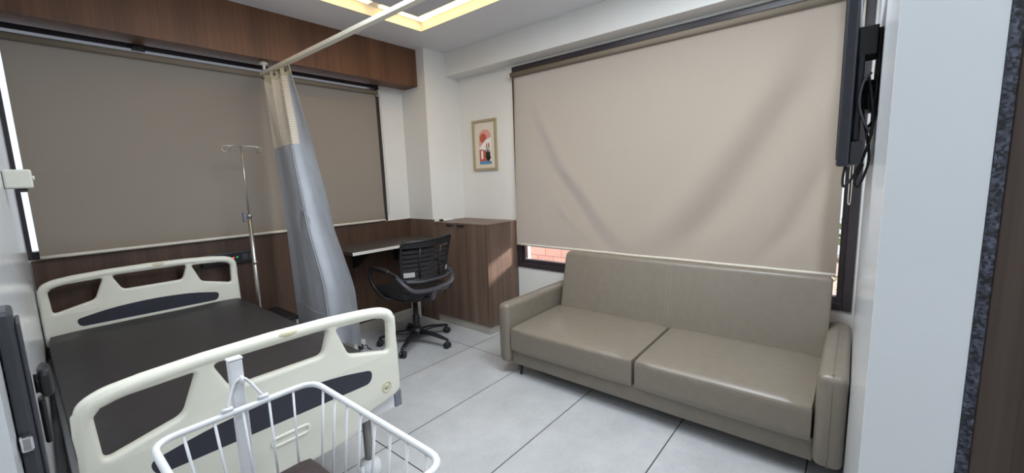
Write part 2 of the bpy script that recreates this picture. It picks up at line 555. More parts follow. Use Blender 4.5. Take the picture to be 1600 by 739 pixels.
# TV wall (short partition with its end towards the entry)
b = bmesh.new(); bx(b, XE, XW, YT-0.106, YT, 0, ZC, 0.0)
struct('wall_front', b, M['gloss_wall'])
b = bmesh.new(); bx(b, XE-0.006, XE-0.0002, YT-0.106, YT, 0, ZC, 0.0006)
struct('trim_4', b, M['end_wall'], label='bluish white painted end of the partition wall', cat='wall end')
b = bmesh.new(); bx(b, XE-0.008, XE+0.16, YT-0.119, YT-0.1062, 0, ZC, 0.001)
struct('trim_5', b, M['granite'], label='narrow dark speckled granite edge beside the white wall end', cat='door jamb')
b = bmesh.new()
bx(b, XE-0.004, XE+0.10, YT-0.16, YT-0.1195, 0, ZC, 0.002)
bx(b, XE+0.03, XE+0.07, YT-0.95, YT-0.1605, 0.01, ZC-0.01, 0.002)
struct('door_2', b, M['wood_door'])
# left wall: slightly turned plane, with the open door leaf in front of it
def left_prism(ya, yb_, z0, z1, xa, xb, th):
    bb = bmesh.new()
    vs = [(xa, ya), (xb, yb_), (xb-th, yb_), (xa-th, ya)]
    prism(bb, vs, lambda p, q, d: (p, q, d), z0, z1)
    return bb
def lx(y):          # x of the left face at depth y
    return 0.022 - (3.56-y)*0.0245
struct('wall_left', left_prism(1.86, 3.5595, 0, ZC, lx(1.86), lx(3.56), 0.16), M['gloss_wall'])
d1 = struct('door_1', left_prism(0.90, 1.855, 0.008, 2.2, lx(0.90), lx(1.855), 0.042), M['gloss_wall'])
b = bmesh.new(); bx(b, -0.25, lx(1.86)-0.012, 1.70, 1.86, 2.2, ZC); struct('trim_6', b, M['white_wall'], label='white wall strip above the open door', cat='wall')
b = bmesh.new(); bx(b, -1.4, -0.25, 0.9, 1.0, 0, ZC); bx(b, -0.35, -0.25, 1.0, 1.86, 0, ZC); struct('wall_entry_side', b, M['white_wall'])
b = bmesh.new(); bx(b, -1.5, -1.4, -1.8, 1.0, 0, ZC); struct('wall_entry_back', b, M['white_wall'])
b = bmesh.new(); bx(b, -1.4, 1.2, -1.9, -1.8, 0, ZC); bx(b, 1.1, 1.2, -1.8, YT-0.106, 0, ZC); struct('wall_entry_end', b, M['white_wall'])

# wood pelmet over the back window
b = bmesh.new()
bx(b, lx(3.4), XC-0.002, 3.30, 3.325, 2.305, ZC)
bx(b, lx(3.4), XC-0.002, 3.325, 3.50, 2.305, 2.325)
struct('trim_7', b, M['wood_dark'], label='dark brown wooden pelmet running above the back window', cat='pelmet')
# wood dado on the back wall, ledge and skirting
b = bmesh.new()
bx(b, 0.03, XC, YB-0.018, YB-0.0005, 0.09, 1.032)
struct('trim_8', b, M['wood_dado'], label='dark brown wooden dado panelling under the back window', cat='panelling')
b = bmesh.new(); bx(b, 0.03, XC, YB-0.022, YB-0.0005, 0.0, 0.09, 0.002); struct('baseboard_back', b, M['kick'])

# ------------------------------------------------------------ windows
def window(name, axis, a0, a1, z0, z1, face, depth, mull, sash=True):
    """frame bars and glass; axis 'x' = window in the back wall, 'y' = in the right wall"""
    fr = bmesh.new()
    def bar(p0, p1, q0, q1, dd=depth, off=0.0):
        if axis == 'x': bx(fr, p0, p1, face+off, face+off+dd, q0, q1, 0.003)
        else: bx(fr, face+off, face+off+dd, p0, p1, q0, q1, 0.003)
    w = 0.045
    bar(a0, a0+w, z0, z1); bar(a1-w, a1, z0, z1)
    bar(a0+w, a1-w, z0, z0+w); bar(a0+w, a1-w, z1-w, z1)
    for k in mull:
        bar(k-0.025, k+0.025, z0+w, z1-w)
    for s0, s1 in [] if not sash else zip([a0+w]+[k+0.025 for k in mull], [k-0.025 for k in mull]+[a1-w]):    # inner sash bars
        bar(s0, s0+0.03, z0+w, z1-w, depth*0.5, depth*0.3); bar(s1-0.03, s1, z0+w, z1-w, depth*0.5, depth*0.3)
        bar(s0+0.03, s1-0.03, z0+w, z0+w+0.03, depth*0.5, depth*0.3); bar(s0+0.03, s1-0.03, z1-w-0.03, z1-w, depth*0.5, depth*0.3)
    o = struct(name, fr, M['frame'])
    g = bmesh.new()
    m = face+depth*0.55
    if axis == 'x': bx(g, a0+w, a1-w, m, m+0.006, z0+w, z1-w)
    else: bx(g, m, m+0.006, a0+w, a1-w, z0+w, z1-w)
    obj('glass', g, M['glass'], o)
    return o
w1 = window('window_1', 'x', wx0, wx1, wz0, wz1, YB-0.0005, 0.08, [], False)
w2 = window('window_2', 'y', vy0, vy1, vz0, vz1, XW-0.012, 0.09, [])

# outside
b = bmesh.new(); bx(b, 3.26, 9, -6, 9, -0.3, -0.15); struct('outside_ground', b, M['paving'])
b = bmesh.new(); bx(b, 4.25, 4.42, 0.9, 6, -0.15, 0.95); struct('outside_brick_wall', b, M['brick'])

# ------------------------------------------------------------ roller blinds
def roller_blind(label, axis, a0, a1, ztop, zbot, face, sag, wrinkle, seed):
    mid = (a0+a1)/2
    P = (lambda a, d, z: (a, face-d, z)) if axis == 'x' else (lambda a, d, z: (face-d, a, z))
    t = thing('roller_blind', label, 'window blind', P(mid, 0, zbot(mid)))
    # roller tube
    r = bmesh.new(); tube(r, [P(a0, 0.0, ztop), P(a1, 0.0, ztop)], 0.021, 16)
    obj('roller', r, M['fabric'], t)
    f = bmesh.new()
    nu, nv = 90, 60
    grid = []
    for j in range(nv+1):
        row = []
        for i in range(nu+1):
            u, v = i/nu, j/nv
            a = a0 + 0.012 + (a1-a0-0.024)*u
            zt = ztop - 0.005
            z = zt + (zbot(a)-zt)*v
            d = -0.019*(1-v) + wrinkle(u, v)
            row.append(f.verts.new(P(a, d, z)))
        grid.append(row)
    for j in range(nv):
        for i in range(nu):
            q = f.faces.new((grid[j][i], grid[j][i+1], grid[j+1][i+1], grid[j+1][i])); q.smooth = True
    obj('fabric', f, M['fabric'], t)
    rb = bmesh.new()
    pts = [P(a0+0.012+(a1-a0-0.024)*k/20, wrinkle(k/20, 1.0), zbot(a0+(a1-a0)*k/20)-0.008) for k in range(21)]
    tube(rb, pts, 0.011, 8)
    obj('bottom_rail', rb, M['rod'], t)
    for a in (a0-0.014, a1+0.014):
        k = bmesh.new()
        c = P(a, 0, ztop)
        bx(k, c[0]-(0.012 if axis == 'x' else 0.026), c[0]+(0.012 if axis == 'x' else 0.026), c[1]-(0.026 if axis == 'x' else 0.012), c[1]+(0.026 if axis == 'x' else 0.012), c[2]-0.028, c[2]+0.028, 0.006)
        obj('bracket', k, M['rod'], t)
    return t, P

def wr_back(u, v):
    d = 0.006*math.sin(3.1*u+2*v)*v
    x = u*6+v*1.3
    d += 0.004*noise.noise((x, v*5, 3.1))*v
    e = v*v*v
    d += 0.006*e*noise.noise((u*16, v*5, 8.4))
    d += 0.010*math.exp(-((v-(0.62-0.45*u))/0.05)**2)*(1-u)*0.4
    return 0.004+d
FOLDS = (
    (((0, .08), (.18, .112), (.55, .24), (.71, .332), (.92, .427), (1, .47)), 0.045, 0.040),
    (((0, .02), (.18, .06), (.55, .17), (.71, .25), (.92, .345), (1, .39)), 0.035, -0.022),
    (((0, .97), (.28, .916), (.52, .832), (.72, .754), (.95, .649), (1, .63)), 0.055, -0.040),
    (((0, .90), (.28, .83), (.52, .73), (.72, .64), (.95, .53), (1, .51)), 0.060, 0.022),
    (((.35, 1.0), (.58, .972), (.84, .905), (1, .83)), 0.030, -0.024),
    (((.6, .08), (.8, .11), (1, .155)), 0.018, 0.014),
    (((.5, .14), (.79, .22), (1, .37)), 0.024, 0.018),
)
def wr_side(u, v):
    # u = 1 at the far (left in view) end
    s = 1-u
    d = 0.012*v*math.sin(2.2*s+0.3)
    # long diagonal folds fanning down from the top corners
    for tab, w, amp in FOLDS:
        if v < tab[0][0]:
            continue
        c = tab[-1][1]
        for (va, sa), (vb, sb) in zip(tab, tab[1:]):
            if va <= v <= vb:
                c = sa+(sb-sa)*(v-va)/(vb-va)
                break
        fade = min(1.0, (v-tab[0][0])/0.3)
        d += amp*fade*math.exp(-((s-c)/w)**2)
    d += 0.012*v**4*noise.noise((s*9, 1.7, 0.2))
    d += 0.004*noise.noise((s*5, v*5, 2.2))*v
    if v > 0.80:
        d *= 1-0.85*((v-0.80)/0.20)**1.5
    return 0.004+d
bl1, P1 = roller_blind('wide taupe roller blind pulled down over the window behind the bed', 'x', 0.053, 2.318, 2.243, lambda a: 1.055, YB-0.034, 0, wr_back, 1)
bl2, P2 = roller_blind('wide beige roller blind pulled down over the window behind the sofa', 'y', 0.05, 2.455, 2.322, lambda a: 0.792+0.008*(a/2.4), XW-0.045, 0, wr_side, 2)
# mount bracket and bead cords
k = bmesh.new(); bx(k, 0.60, 0.66, YB-0.05, YB-0.002, 2.27, 2.303, 0.004); obj('mount', k, M['black'], bl1)
k = bmesh.new(); tube(k, smooth_path([P1(2.334, 0.0, 2.24), P1(2.336, 0.004, 1.7), P1(2.345, 0.004, 1.16), P1(2.356, 0.004, 1.12), P1(2.362, 0.004, 1.18), P1(2.352, 0.004, 1.7), P1(2.345, 0, 2.24)], 6), 0.0022, 6)
obj('bead_cord', k, M['rod'], bl1)
k = bmesh.new(); tube(k, smooth_path([P2(0.028, 0.0, 2.30), P2(0.030, 0.004, 1.7), P2(0.034, 0.004, 1.26), P2(0.030, 0.004, 1.20), P2(0.022, 0.004, 1.25), P2(0.022, 0.004, 1.7), P2(0.024, 0, 2.30)], 6), 0.0022, 6)
obj('bead_cord', k, M['rod'], bl2)
k = bmesh.new(); bx(k, XW-0.062, XW-0.05, 0.72, 0.76, 0.768, 0.782, 0.002); obj('rail_clip', k, M['black'], bl2)

# ------------------------------------------------------------ sofa
SX0 = 2.13
sofa = thing('sofa', 'taupe leatherette three seat sofa under the large beige blind', 'sofa', (2.56, 0.95, 0))
sofa_parts = []
b = bmesh.new(); bx(b, SX0+0.035, 2.93, 0.08, 1.84, 0.085, 0.20, 0.008); obj('base', b, M['sofa'], sofa, 40)
def cushion(x0, x1, y0, y1, z0, z1, bev, crown, tilt=0.0):
    t = bmesh.new()
    bmesh.ops.create_cube(t, size=1)
    bmesh.ops.subdivide_edges(t, edges=list(t.edges), cuts=7, use_grid_fill=True)
    sx, sy, sz = x1-x0, y1-y0, z1-z0
    for v in t.verts:
        p = v.co*2
        q = Vector((p.x*sx/2, p.y*sy/2, p.z*sz/2))
        h = Vector((sx/2-bev, sy/2-bev, sz/2-bev))
        c = Vector((max(-h.x, min(h.x, q.x)), max(-h.y, min(h.y, q.y)), max(-h.z, min(h.z, q.z))))
        d = q-c
        if d.length > 1e-9: q = c + d.normalized()*bev
        fx, fy = 1-p.x**2, 1-p.y**2
        if p.z > 0: q.z += crown*max(0, fx)**0.6*max(0, fy)**0.6
        v.co = Vector(((x0+x1)/2+q.x, (y0+y1)/2+q.y, (z0+z1)/2+q.z + tilt*(q.x)))
    for f in t.faces: f.smooth = True
    return t
for y0, y1 in ((0.925, 1.835), (0.085, 0.919)):
    obj('seat_cushion', cushion(SX0+0.005, 2.80, y0, y1, 0.19, 0.366, 0.022, 0.006, 0.02), M['sofa'], sofa, 60)
# backs: slanted slabs
def slab_back(y0, y1):
    t = bmesh.new()
    prof = rounded([(2.745, 0.36), (2.855, 0.805), (2.935, 0.795), (2.92, 0.25), (2.76, 0.25)], [0.02, 0.035, 0.045, 0.03, 0.03], 5)
    n = 8
    rows = []
    for i in range(n+1):
        s = i/n
        y = y0+(y1-y0)*s
        e = min(s, 1-s)*(y1-y0)
        ins = 0.018*(1-min(1, e/0.018))**2 if e < 0.018 else 0
        rows.append(y)
    ys = [y0, y0+0.004, y0+0.012, y0+0.025, y0+(y1-y0)*0.25, (y0+y1)/2, y0+(y1-y0)*0.75, y1-0.025, y1-0.012, y1-0.004, y1]
    inset = [0.020, 0.012, 0.005, 0.0, 0, 0, 0, 0.0, 0.005, 0.012, 0.020]
    cen = Vector((2.85, 0.53))
    rings = []
    for y, ins in zip(ys, inset):
        ring = []
        for a, c in prof:
            p = Vector((a, c)); d = (cen-p)
            p = p + d.normalized()*min(ins, d.length*0.5)
            ring.append(t.verts.new((p.x, y, p.y)))
        rings.append(ring)
    k = len(prof)
    for A, B in zip(rings, rings[1:]):
        for j in range(k):
            f = t.faces.new((A[j], A[(j+1) % k], B[(j+1) % k], B[j])); f.smooth = True
    t.faces.new(rings[0]); t.faces.new(list(reversed(rings[-1])))
    return t
obj('backrest', slab_back(0.070, 1.805), M['sofa'], sofa, 60)
b = bmesh.new()
for dy in (0.012, -0.012):
    tube(b, [(2.744+0.110*q+0.0005, 0.954+dy+0.004, 0.365+0.445*q-0.008) for q in [i/10 for i in range(0, 11)]], 0.0013, 6)
obj('stitching', b, M['stitch'], sofa)
def arm(y0, y1):
    t = bmesh.new()
    bx(t, SX0-0.005, 2.965, y0, y1, 0.09, 0.525, 0.034, 4)
    for f in t.faces: f.smooth = True
    return t
for y0, y1 in ((1.838, 1.935), (-0.028, 0.082)):
    a_o = obj('arm', arm(y0, y1), M['sofa'], sofa, 60)
    b = bmesh.new()
    ym = (y0+y1)/2
    path = smooth_path([(SX0-0.006, ym, 0.10), (SX0-0.006, ym, 0.40), (SX0-0.002, ym, 0.498), (SX0+0.02, ym, 0.522), (SX0+0.06, ym, 0.526), (2.7, ym, 0.526), (2.95, ym, 0.522)], 5)
    tube(b, path, 0.0018, 6); obj('seam', b, M['sofa'], a_o)
for x, y in ((2.20, 1.79), (2.42, 0.16), (2.90, 1.79), (2.90, 0.12)):
    b = bmesh.new(); tube(b, [(x, y, 0.09), (x+0.0, y, 0.0)], [0.016, 0.009], 10); obj('leg', b, M['black'], sofa)

# ------------------------------------------------------------ cabinet
cab = thing('cabinet', 'brown laminate two door cabinet beside the sofa, below the framed print', 'cabinet', (2.84, 2.9, 0))
CZ = 1.012
b = bmesh.new(); bx(b, XC+0.022, XW-0.001, 2.50, YC-0.001, 0.075, CZ-0.02); bx(b, XC+0.022, XC+0.1, YC-0.001, YB-0.0185, 0.075, CZ-0.02) if False else None
obj('carcass', b, M['wood'], cab)
b = bmesh.new(); bx(b, XC+0.002, XW-0.001, 2.475, YC-0.001, CZ-0.02, CZ, 0.002); obj('cabinet_top', b, M['wood'], cab)
b = bmesh.new(); bx(b, XC+0.002, XW-0.001, 2.475, 2.4995, 0.075, CZ-0.0205, 0.001); obj('side_panel', b, M['wood'], cab)
for y0, y1, hy in ((2.502, 2.842, 2.80), (2.845, YC-0.001, 2.95)):
    b = bmesh.new(); bx(b, XC+0.002, XC+0.0215, y0, y1, 0.078, CZ-0.0215, 0.0015); d = obj('door', b, M['wood'], cab)
    b = bmesh.new(); bx(b, XC-0.009, XC+0.003, hy-0.045, hy+0.045, 0.982, 0.996, 0.003); obj('handle', b, M['black'], d)
b = bmesh.new(); bx(b, XC+0.012, XW-0.001, 2.487, YC-0.001, 0.0, 0.0745); obj('plinth', b, M['kick'], cab)
# filler panel between cabinet and back wall (runs in line with the doors, below the column)
b = bmesh.new(); bx(b, XC+0.002, XC+0.0215, YC-0.0005, YB-0.0185, 0.0, 1.0318, 0.001)
struct('trim_9', b, M['wood'], label='brown wooden panel under the column beside the desk', cat='panelling')
b = bmesh.new()
bx(b, 2.70, 2.84, 3.125, 3.165, CZ, CZ+0.020, 0.006)
rem = tag(obj('remote_control', b, M['paper'], None, 40), 'white remote control lying on top of the cabinet', 'remote control')
b = bmesh.new(); bx(b, 2.675, 2.703, 3.127, 3.163, CZ+0.001, CZ+0.019, 0.004); obj('end_cap', b, M['black'], rem)

# ------------------------------------------------------------ desk
DZ = 0.855
desk = thing('desk', 'dark wall mounted desk shelf with pale front edge behind the office chair', 'desk', (2.15, 3.3, 0.8))
b = bmesh.new(); bx(b, 1.70, XC-0.019, 3.10, YB-0.0185, DZ-0.028, DZ, 0.001); obj('desk_top', b, M['desk'], desk)
b = bmesh.new(); bx(b, 1.70, XC-0.019, 3.094, 3.0998, DZ-0.028, DZ-0.003, 0.001); obj('edge_strip', b, M['edge'], desk)
for x in (1.95, 2.4):
    b = bmesh.new()
    prism(b, [(YB-0.0185, DZ-0.0285), (YB-0.0185, DZ-0.22), (YB-0.04, DZ-0.22), (3.22, DZ-0.05), (3.22, DZ-0.0285)], lambda p, q, d: (d, p, q), x-0.012, x+0.012)
    obj('bracket', b, M['black'], desk)

# black socket panel on the dado
sp_ = thing('socket_panel', 'long black socket panel with red and green lights on the dado behind the bed', 'socket panel', (1.0, 3.53, 0.85))
b = bmesh.new(); bx(b, 0.80, 1.14, 3.515, YB-0.0185, 0.845, 0.935, 0.005); obj('panel', b, M['black'], sp_)
for x in (0.86, 0.93, 1.07, 1.12):
    b = bmesh.new(); bx(b, x-0.02, x+0.02, 3.511, 3.5148, 0.868, 0.912, 0.002); obj('socket', b, M['chair_grey'], sp_)
b = bmesh.new(); tube(b, [(0.995, 3.5149, 0.893), (0.995, 3.511, 0.893)], 0.006, 10); obj('red_light', b, M['red_led'], sp_)
b = bmesh.new(); tube(b, [(1.019, 3.5149, 0.895), (1.019, 3.511, 0.895)], 0.005, 10); obj('green_light', b, M['green_led'], sp_)

# ------------------------------------------------------------ hospital bed
BX = 0.505
bed = thing('hospital_bed', 'hospital bed with cream moulded end boards standing along the back window', 'bed', (BX, 2.45, 0))
half_outer = [(0, 0.912), (0.2, 0.908), (0.35, 0.899), (0.425, 0.889), (0.474, 0.862), (0.481, 0.70), (0.481, 0.515), (0.455, 0.492), (0.30, 0.462), (0.283, 0.44), (0.272, 0.415), (0.245, 0.398), (0.19, 0.392)]
outer = half_outer + [(-x, z) for x, z in reversed(half_outer[1:])]
outer = rounded(outer, [0.0 if i == 0 else 0.035 for i in range(len(outer))], 4)
o3 = rounded([(0.216, 0.860), (0.441, 0.850), (0.434, 0.697), (0.260, 0.742)], [0.017, 0.02, 0.02, 0.022], 6)
o1 = [(-x, z) for x, z in reversed(o3)]
o2 = rounded([(-0.176, 0.868), (0.190, 0.868), (0.160, 0.775), (-0.134, 0.775)], 0.022, 6)
inlay_loop = rounded([(-0.34, 0.598), (0.34, 0.592), (0.352, 0.645), (0.2, 0.676), (0.0, 0.688), (-0.2, 0.676), (-0.352, 0.645)], [0.03, 0.03, 0.03, 0.10, 0.10, 0.10, 0.03], 6)
def board(name, y, dz):
    bm = plate_bm([outer, o1, o2, o3], 0.018, 0.0135)
    # thick rounded top rail
    rail = [(x*0.968, 0, z-0.018) for x, z in [(-0.481, 0.66), (-0.480, 0.80), (-0.474, 0.848), (-0.45, 0.876), (-0.41, 0.888), (-0.35, 0.897), (-0.2, 0.906), (0, 0.910), (0.2, 0.906), (0.35, 0.897), (0.41, 0.888), (0.45, 0.876), (0.474, 0.848), (0.480, 0.80), (0.481, 0.66)]]
    rr = [0.010, 0.018] + [0.0225]*11 + [0.018, 0.010]
    tube(bm, rail, rr, 12)
    shift(bm, (BX, y, dz))
    o = obj(name, bm, M['bed_plastic'], bed, 50)
    il = plate_bm([inlay_loop], 0.0188, 0.001); shift(il, (BX, y, dz))
    obj('inlay', il, M['bed_inlay'], o)
    bd = bmesh.new()
    bmesh.ops.create_uvsphere(bd, u_segments=20, v_segments=10, radius=1)
    for v in bd.verts: v.co = Vector((BX+0.045+v.co.x*0.042, y-0.014+v.co.y*0.0105, 0.896+dz+v.co.z*0.0125))
    for f in bd.faces: f.smooth = True
    obj('oval_badge', bd, M['badge'], o)
    # oblong hand slot: a shallow ring
    sl = bmesh.new()
    ring = rounded([(-0.062, 0.517), (0.062, 0.517), (0.062, 0.545), (-0.062, 0.545)], 0.014, 5)
    tube(sl, [(BX+0.02+x, y-0.0178, z+dz) for x, z in ring], 0.006, 8, closed=True)
    obj('hand_slot', sl, M['bed_plastic'], o)
    for sx in (-0.41, 0.41):
        bt = bmesh.new()
        tube(bt, [(BX+sx+0.020*math.cos(q), y-0.0165, 0.547+dz+0.022*math.sin(q)) for q in [2*PI*i/20 for i in range(20)]], 0.0045, 8, closed=True)
        tube(bt, [(BX+sx, y-0.0145, 0.547+dz), (BX+sx, y-0.0185, 0.547+dz)], 0.013, 16)
        obj('release_button', bt, M['badge'], o)
    return o
board('headboard', 3.44, 0.036)
board('footboard', 1.50, 0.0)
b = bmesh.new()
for x in (0.035, 0.955):
    bx(b, x-0.02, x+0.02, 1.54, 3.42, 0.42, 0.485, 0.004)
for y in (2.0, 2.6, 3.1):
    bx(b, 0.056, 0.934, y-0.02, y+0.02, 0.42, 0.46, 0.003)
bx(b, 0.055, 0.935, 1.60, 3.36, 0.4805, 0.495, 0.004)
obj('bed_frame', b, M['white_metal'], bed)
for y0, y1 in ((1.519, 1.545), (3.395, 3.421)):
    b = bmesh.new(); bx(b, 0.0, 0.985, y0, y1, 0.415, 0.49, 0.005); obj('cross_bar', b, M['white_metal'], bed)
for x0, x1 in ((-0.012, 0.022), (0.97, 1.005)):
    for y0, y1 in ((1.512, 1.548), (3.392, 3.424)):
        if x0 < 0 and y0 < 2: x0b = 0.0
        b = bmesh.new(); bx(b, max(x0, lx(y0)+0.004), x1, y0, y1, 0.415, 0.492, 0.005); obj('corner_bumper', b, M['grey_plastic'], bed)
for x in (0.12, 0.89):
    for y in (1.63, 3.28):
        b = bmesh.new(); tube(b, [(x, y, 0.42), (x, y, 0.13)], 0.019, 14); lg = obj('leg', b, M['grey_metal'], bed)
        b = bmesh.new(); lathe(b, [(0.045, 0.085), (0.052, 0.11), (0.050, 0.138), (0.040, 0.158), (0.020, 0.168)], x, y, 20)
        tube(b, [(x-0.055, y-0.03, 0.10), (x-0.055, y-0.03, 0.17)], 0.010, 10); tube(b, [(x-0.055, y-0.03, 0.105), (x, y, 0.105)], 0.007, 8)
        cs = obj('castor_cover', b, M['white_metal'], lg)
        b = bmesh.new(); tube(b, [(x-0.018, y, 0.05), (x+0.018, y, 0.05)], 0.05, 20); obj('castor_wheel', b, M['grey_plastic'], lg)
mt = cushion(0.03, 0.975, 1.535, 3.415, 0.4955, 0.628, 0.035, 0.003)
for v in mt.verts:
    if v.co.z > 0.6: v.co.z += 0.003*noise.noise((v.co.x*4, v.co.y*4, 0))
tag(obj('bed_mattress', mt, M['mattress'], None, 60), 'long dark brown vinyl mattress lying on the hospital bed', 'mattress')

# IV pole in the bed's far corner
iv = thing('iv_pole', 'steel drip pole with curled hooks standing at the bed corner by the curtain', 'drip pole', (1.055, 3.28, 0))
b = bmesh.new(); tube(b, [(1.055, 3.28, 0.06), (1.055, 3.28, 1.21)], 0.0135, 14); obj('lower_tube', b, M['steel'], iv)
b = bmesh.new(); tube(b, [(1.055, 3.28, 0.86), (1.055, 3.28, 0.885)], 0.017, 14); obj('joint_ring', b, M['steel'], iv)
b = bmesh.new(); tube(b, [(1.055, 3.28, 1.19), (1.055, 3.28, 1.685)], 0.0055, 10); obj('upper_rod', b, M['steel'], iv)
b = bmesh.new(); lathe(b, [(0.017, 1.195), (0.020, 1.20), (0.020, 1.212), (0.012, 1.22)], 1.055, 3.28, 14); obj('collar', b, M['grey_metal'], iv)
b = bmesh.new()
bx(b, 1.018, 1.036, 3.265, 3.285, 1.19, 1.215, 0.004); tube(b, [(1.05, 3.278, 1.2), (1.02, 3.275, 1.2)], 0.006, 8)
bx(b, 1.014, 1.024, 3.262, 3.29, 1.165, 1.235, 0.004)
obj('clamp_knob', b, M['grey_plastic'], iv)
b = bmesh.new()
def hook(s):
    cx, cz = 1.055+s*0.100, 1.685-0.022
    pts = [(1.055, 3.28, 1.686), (1.055+s*0.06, 3.28, 1.687), (cx, 3.28, cz+0.022)]
    for i in range(1, 16):
        a = PI/2 - s*0 - i*(1.75*PI/15)
        pts.append((cx+s*0.020*math.cos(a), 3.28-0.003*i, cz+0.022*math.sin(a)))
    return pts
for s in (-1, 1): tube(b, hook(s), 0.0038, 8)
obj('hook_bar', b, M['steel'], iv)
b = bmesh.new()
for q in range(5):
    a = 2*PI*q/5 + 0.3
    ex, ey = 1.055+0.05*math.cos(a), 3.28+0.05*math.sin(a)
lathe(b, [(0.055, 0.0), (0.055, 0.012), (0.03, 0.03), (0.016, 0.065)], 1.055, 3.28, 18)
obj('base', b, M['grey_metal'], iv)

# black step stool between bed and curtain
st = thing('step_stool', 'black topped two step stool on the floor between bed and curtain', 'step stool', (1.15, 3.2, 0))
for y0, y1, z in ((3.12, 3.50, 0.46), (2.90, 3.115, 0.24)):
    b = bmesh.new(); bx(b, 1.085, 1.25, y0, y1, z-0.03, z, 0.008); obj('step', b, M['black'], st)
b = bmesh.new()
for x in (1.10, 1.235):
    tube(b, [(x, 2.91, 0), (x, 2.91, 0.21)], 0.011, 10); tube(b, [(x, 3.12, 0), (x, 3.12, 0.43)], 0.011, 10); tube(b, [(x, 3.48, 0), (x, 3.48, 0.43)], 0.011, 10)
    tube(b, [(x, 2.91, 0.205), (x, 3.48, 0.205)], 0.009, 8)
obj('stool_frame', b, M['grey_metal'], st)

# ------------------------------------------------------------ curtain rail and curtain
RX, RZ = 1.30, 2.228
cr = thing('curtain_rail', 'cream curtain rail hung below the ceiling across the room', 'curtain rail', (RX, 2.2, RZ))
b = bmesh.new(); bx(b, RX-0.018, RX+0.018, 0.7, 3.43, RZ-0.012, RZ+0.012, 0.003); obj('track', b, M['rail'], cr)
b = bmesh.new(); tube(b, [(RX, 3.385, RZ+0.0125), (RX, 3.385, 2.300)], 0.010, 12); tube(b, [(RX, 3.385, 2.288), (RX, 3.385, 2.3045)], 0.026, 16); obj('hanger', b, M['rail'], cr)
b = bmesh.new(); tube(b, [(RX, 0.74, RZ+0.0125), (RX, 0.74, ZC-0.001)], 0.010, 12); tube(b, [(RX, 0.74, ZC-0.016), (RX, 0.74, ZC-0.0005)], 0.026, 16); obj('hanger', b, M['rail'], cr)

cur = thing('privacy_curtain', 'pale grey blue privacy curtain with cream netting top gathered at the rail end', 'curtain', (RX, 3.1, 0.35))
lefts = [(2.205, 3.455), (1.70, 3.41), (1.22, 3.355), (0.70, 3.335), (0.42, 3.325), (0.345, 3.32)]
rights = [(2.205, 2.94), (1.70, 2.845), (1.22, 2.69), (0.70, 2.455), (0.42, 2.435), (0.345, 2.43)]
def interp(tab, z):
    for (za, ya), (zb, yb_) in zip(tab, tab[1:]):
        if z >= zb:
            t = (za-z)/(za-zb)
            t = t*t*(3-2*t)*0.5 + t*0.5
            return ya+(yb_-ya)*t
    return tab[-1][1]
def cpoint(u, z):
    """u 0 = far edge, 1 = near edge"""
    h = (2.205-z)/1.86
    y = interp(lefts, z)*(1-u) + interp(rights, z)*u
    k = min(1.0, h/0.30)                      # gathered at the top, broad and flat lower down
    fine = 0.026*math.sin(u*PI*7.5 + 0.5)*(1-k)**0.8*(1.0 if u < 0.45 else 0.55)
    broad = 0.026*math.sin(u*PI*2.3 + 0.6 + 0.5*h)*k
    hem = -0.030*math.exp(-((u-0.73)/0.045)**2)*min(1, h*2) + 0.02*max(0, u-0.73)/0.27*k
    dx = fine + broad + hem + 0.010*noise.noise((u*5, z*2.5, 5.0))*h + 0.004*noise.noise((u*14, z*6, 1.0))*h
    return Vector((RX+dx, y, z))
def sheet(u0, u1, z0, z1, nu, nv, uvs=None, off=0.0):
    bm = bmesh.new()
    uvl = bm.loops.layers.uv.new('UVMap')
    g = [[bm.verts.new(cpoint(u0+(u1-u0)*i/nu, z1+(z0-z1)*j/nv) + Vector((-off, 0, 0))) for i in range(nu+1)] for j in range(nv+1)]
    for j in range(nv):
        for i in range(nu):
            f = bm.faces.new((g[j][i], g[j][i+1], g[j+1][i+1], g[j+1][i])); f.smooth = True
            if uvs:
                for l, (a, c) in zip(f.loops, ((i, j), (i+1, j), (i+1, j+1), (i, j+1))):
                    l[uvl].uv = (a/nu*uvs[0], c/nv*uvs[1])
    return bm
obj('netting', sheet(0, 0.80, 1.69, 2.155, 80, 20, (66, 30)), M['net'], cur)
b = sheet(0, 1, 2.15, 2.205, 100, 3); obj('heading_tape', b, M['badge'], cur)
cl = sheet(0, 1, 0.345, 1.69, 110, 60); obj('cloth', cl, M['curtain'], cur)
b = sheet(0.80, 1, 1.69, 2.15, 26, 16); obj('side_hem', b, M['curtain'], cur)
b = bmesh.new()
tube(b, [cpoint(0.72, z)+Vector((-0.004, 0, 0)) for z in [1.68-1.2*i/40 for i in range(41)]], 0.0022, 6)
tube(b, [cpoint(u, 0.52)+Vector((-0.004, 0, 0)) for u in [0.05+0.65*i/40 for i in range(41)]], 0.0018, 6)
obj('seam', b, M['curtain'], cur)
b = bmesh.new()
c0 = cpoint(0.72, 1.24)
lp = [c0+Vector((-0.015, dy, dz)) for dy, dz in ((-0.02, -0.02), (0.02, 0.015), (0.05, -0.005), (0.075, -0.06), (0.085, -0.13))]
lp2 = [c0+Vector((-0.015, dy, dz)) for dy, dz in ((0.02, 0.015), (-0.03, 0.0), (-0.075, -0.035), (-0.095, -0.085))]
for L in (lp, lp2):
    P = smooth_path(L, 6)
    for p, q in zip(P, P[1:]):
        w = Vector((0.0, 0.012, 0.012))
        v = [b.verts.new(p-w+Vector((-0.002, 0, 0))), b.verts.new(p+w), b.verts.new(q+w), b.verts.new(q-w+Vector((-0.002, 0, 0)))]
        b.faces.new(v)
obj('tie_band', b, M['curtain'], cur)
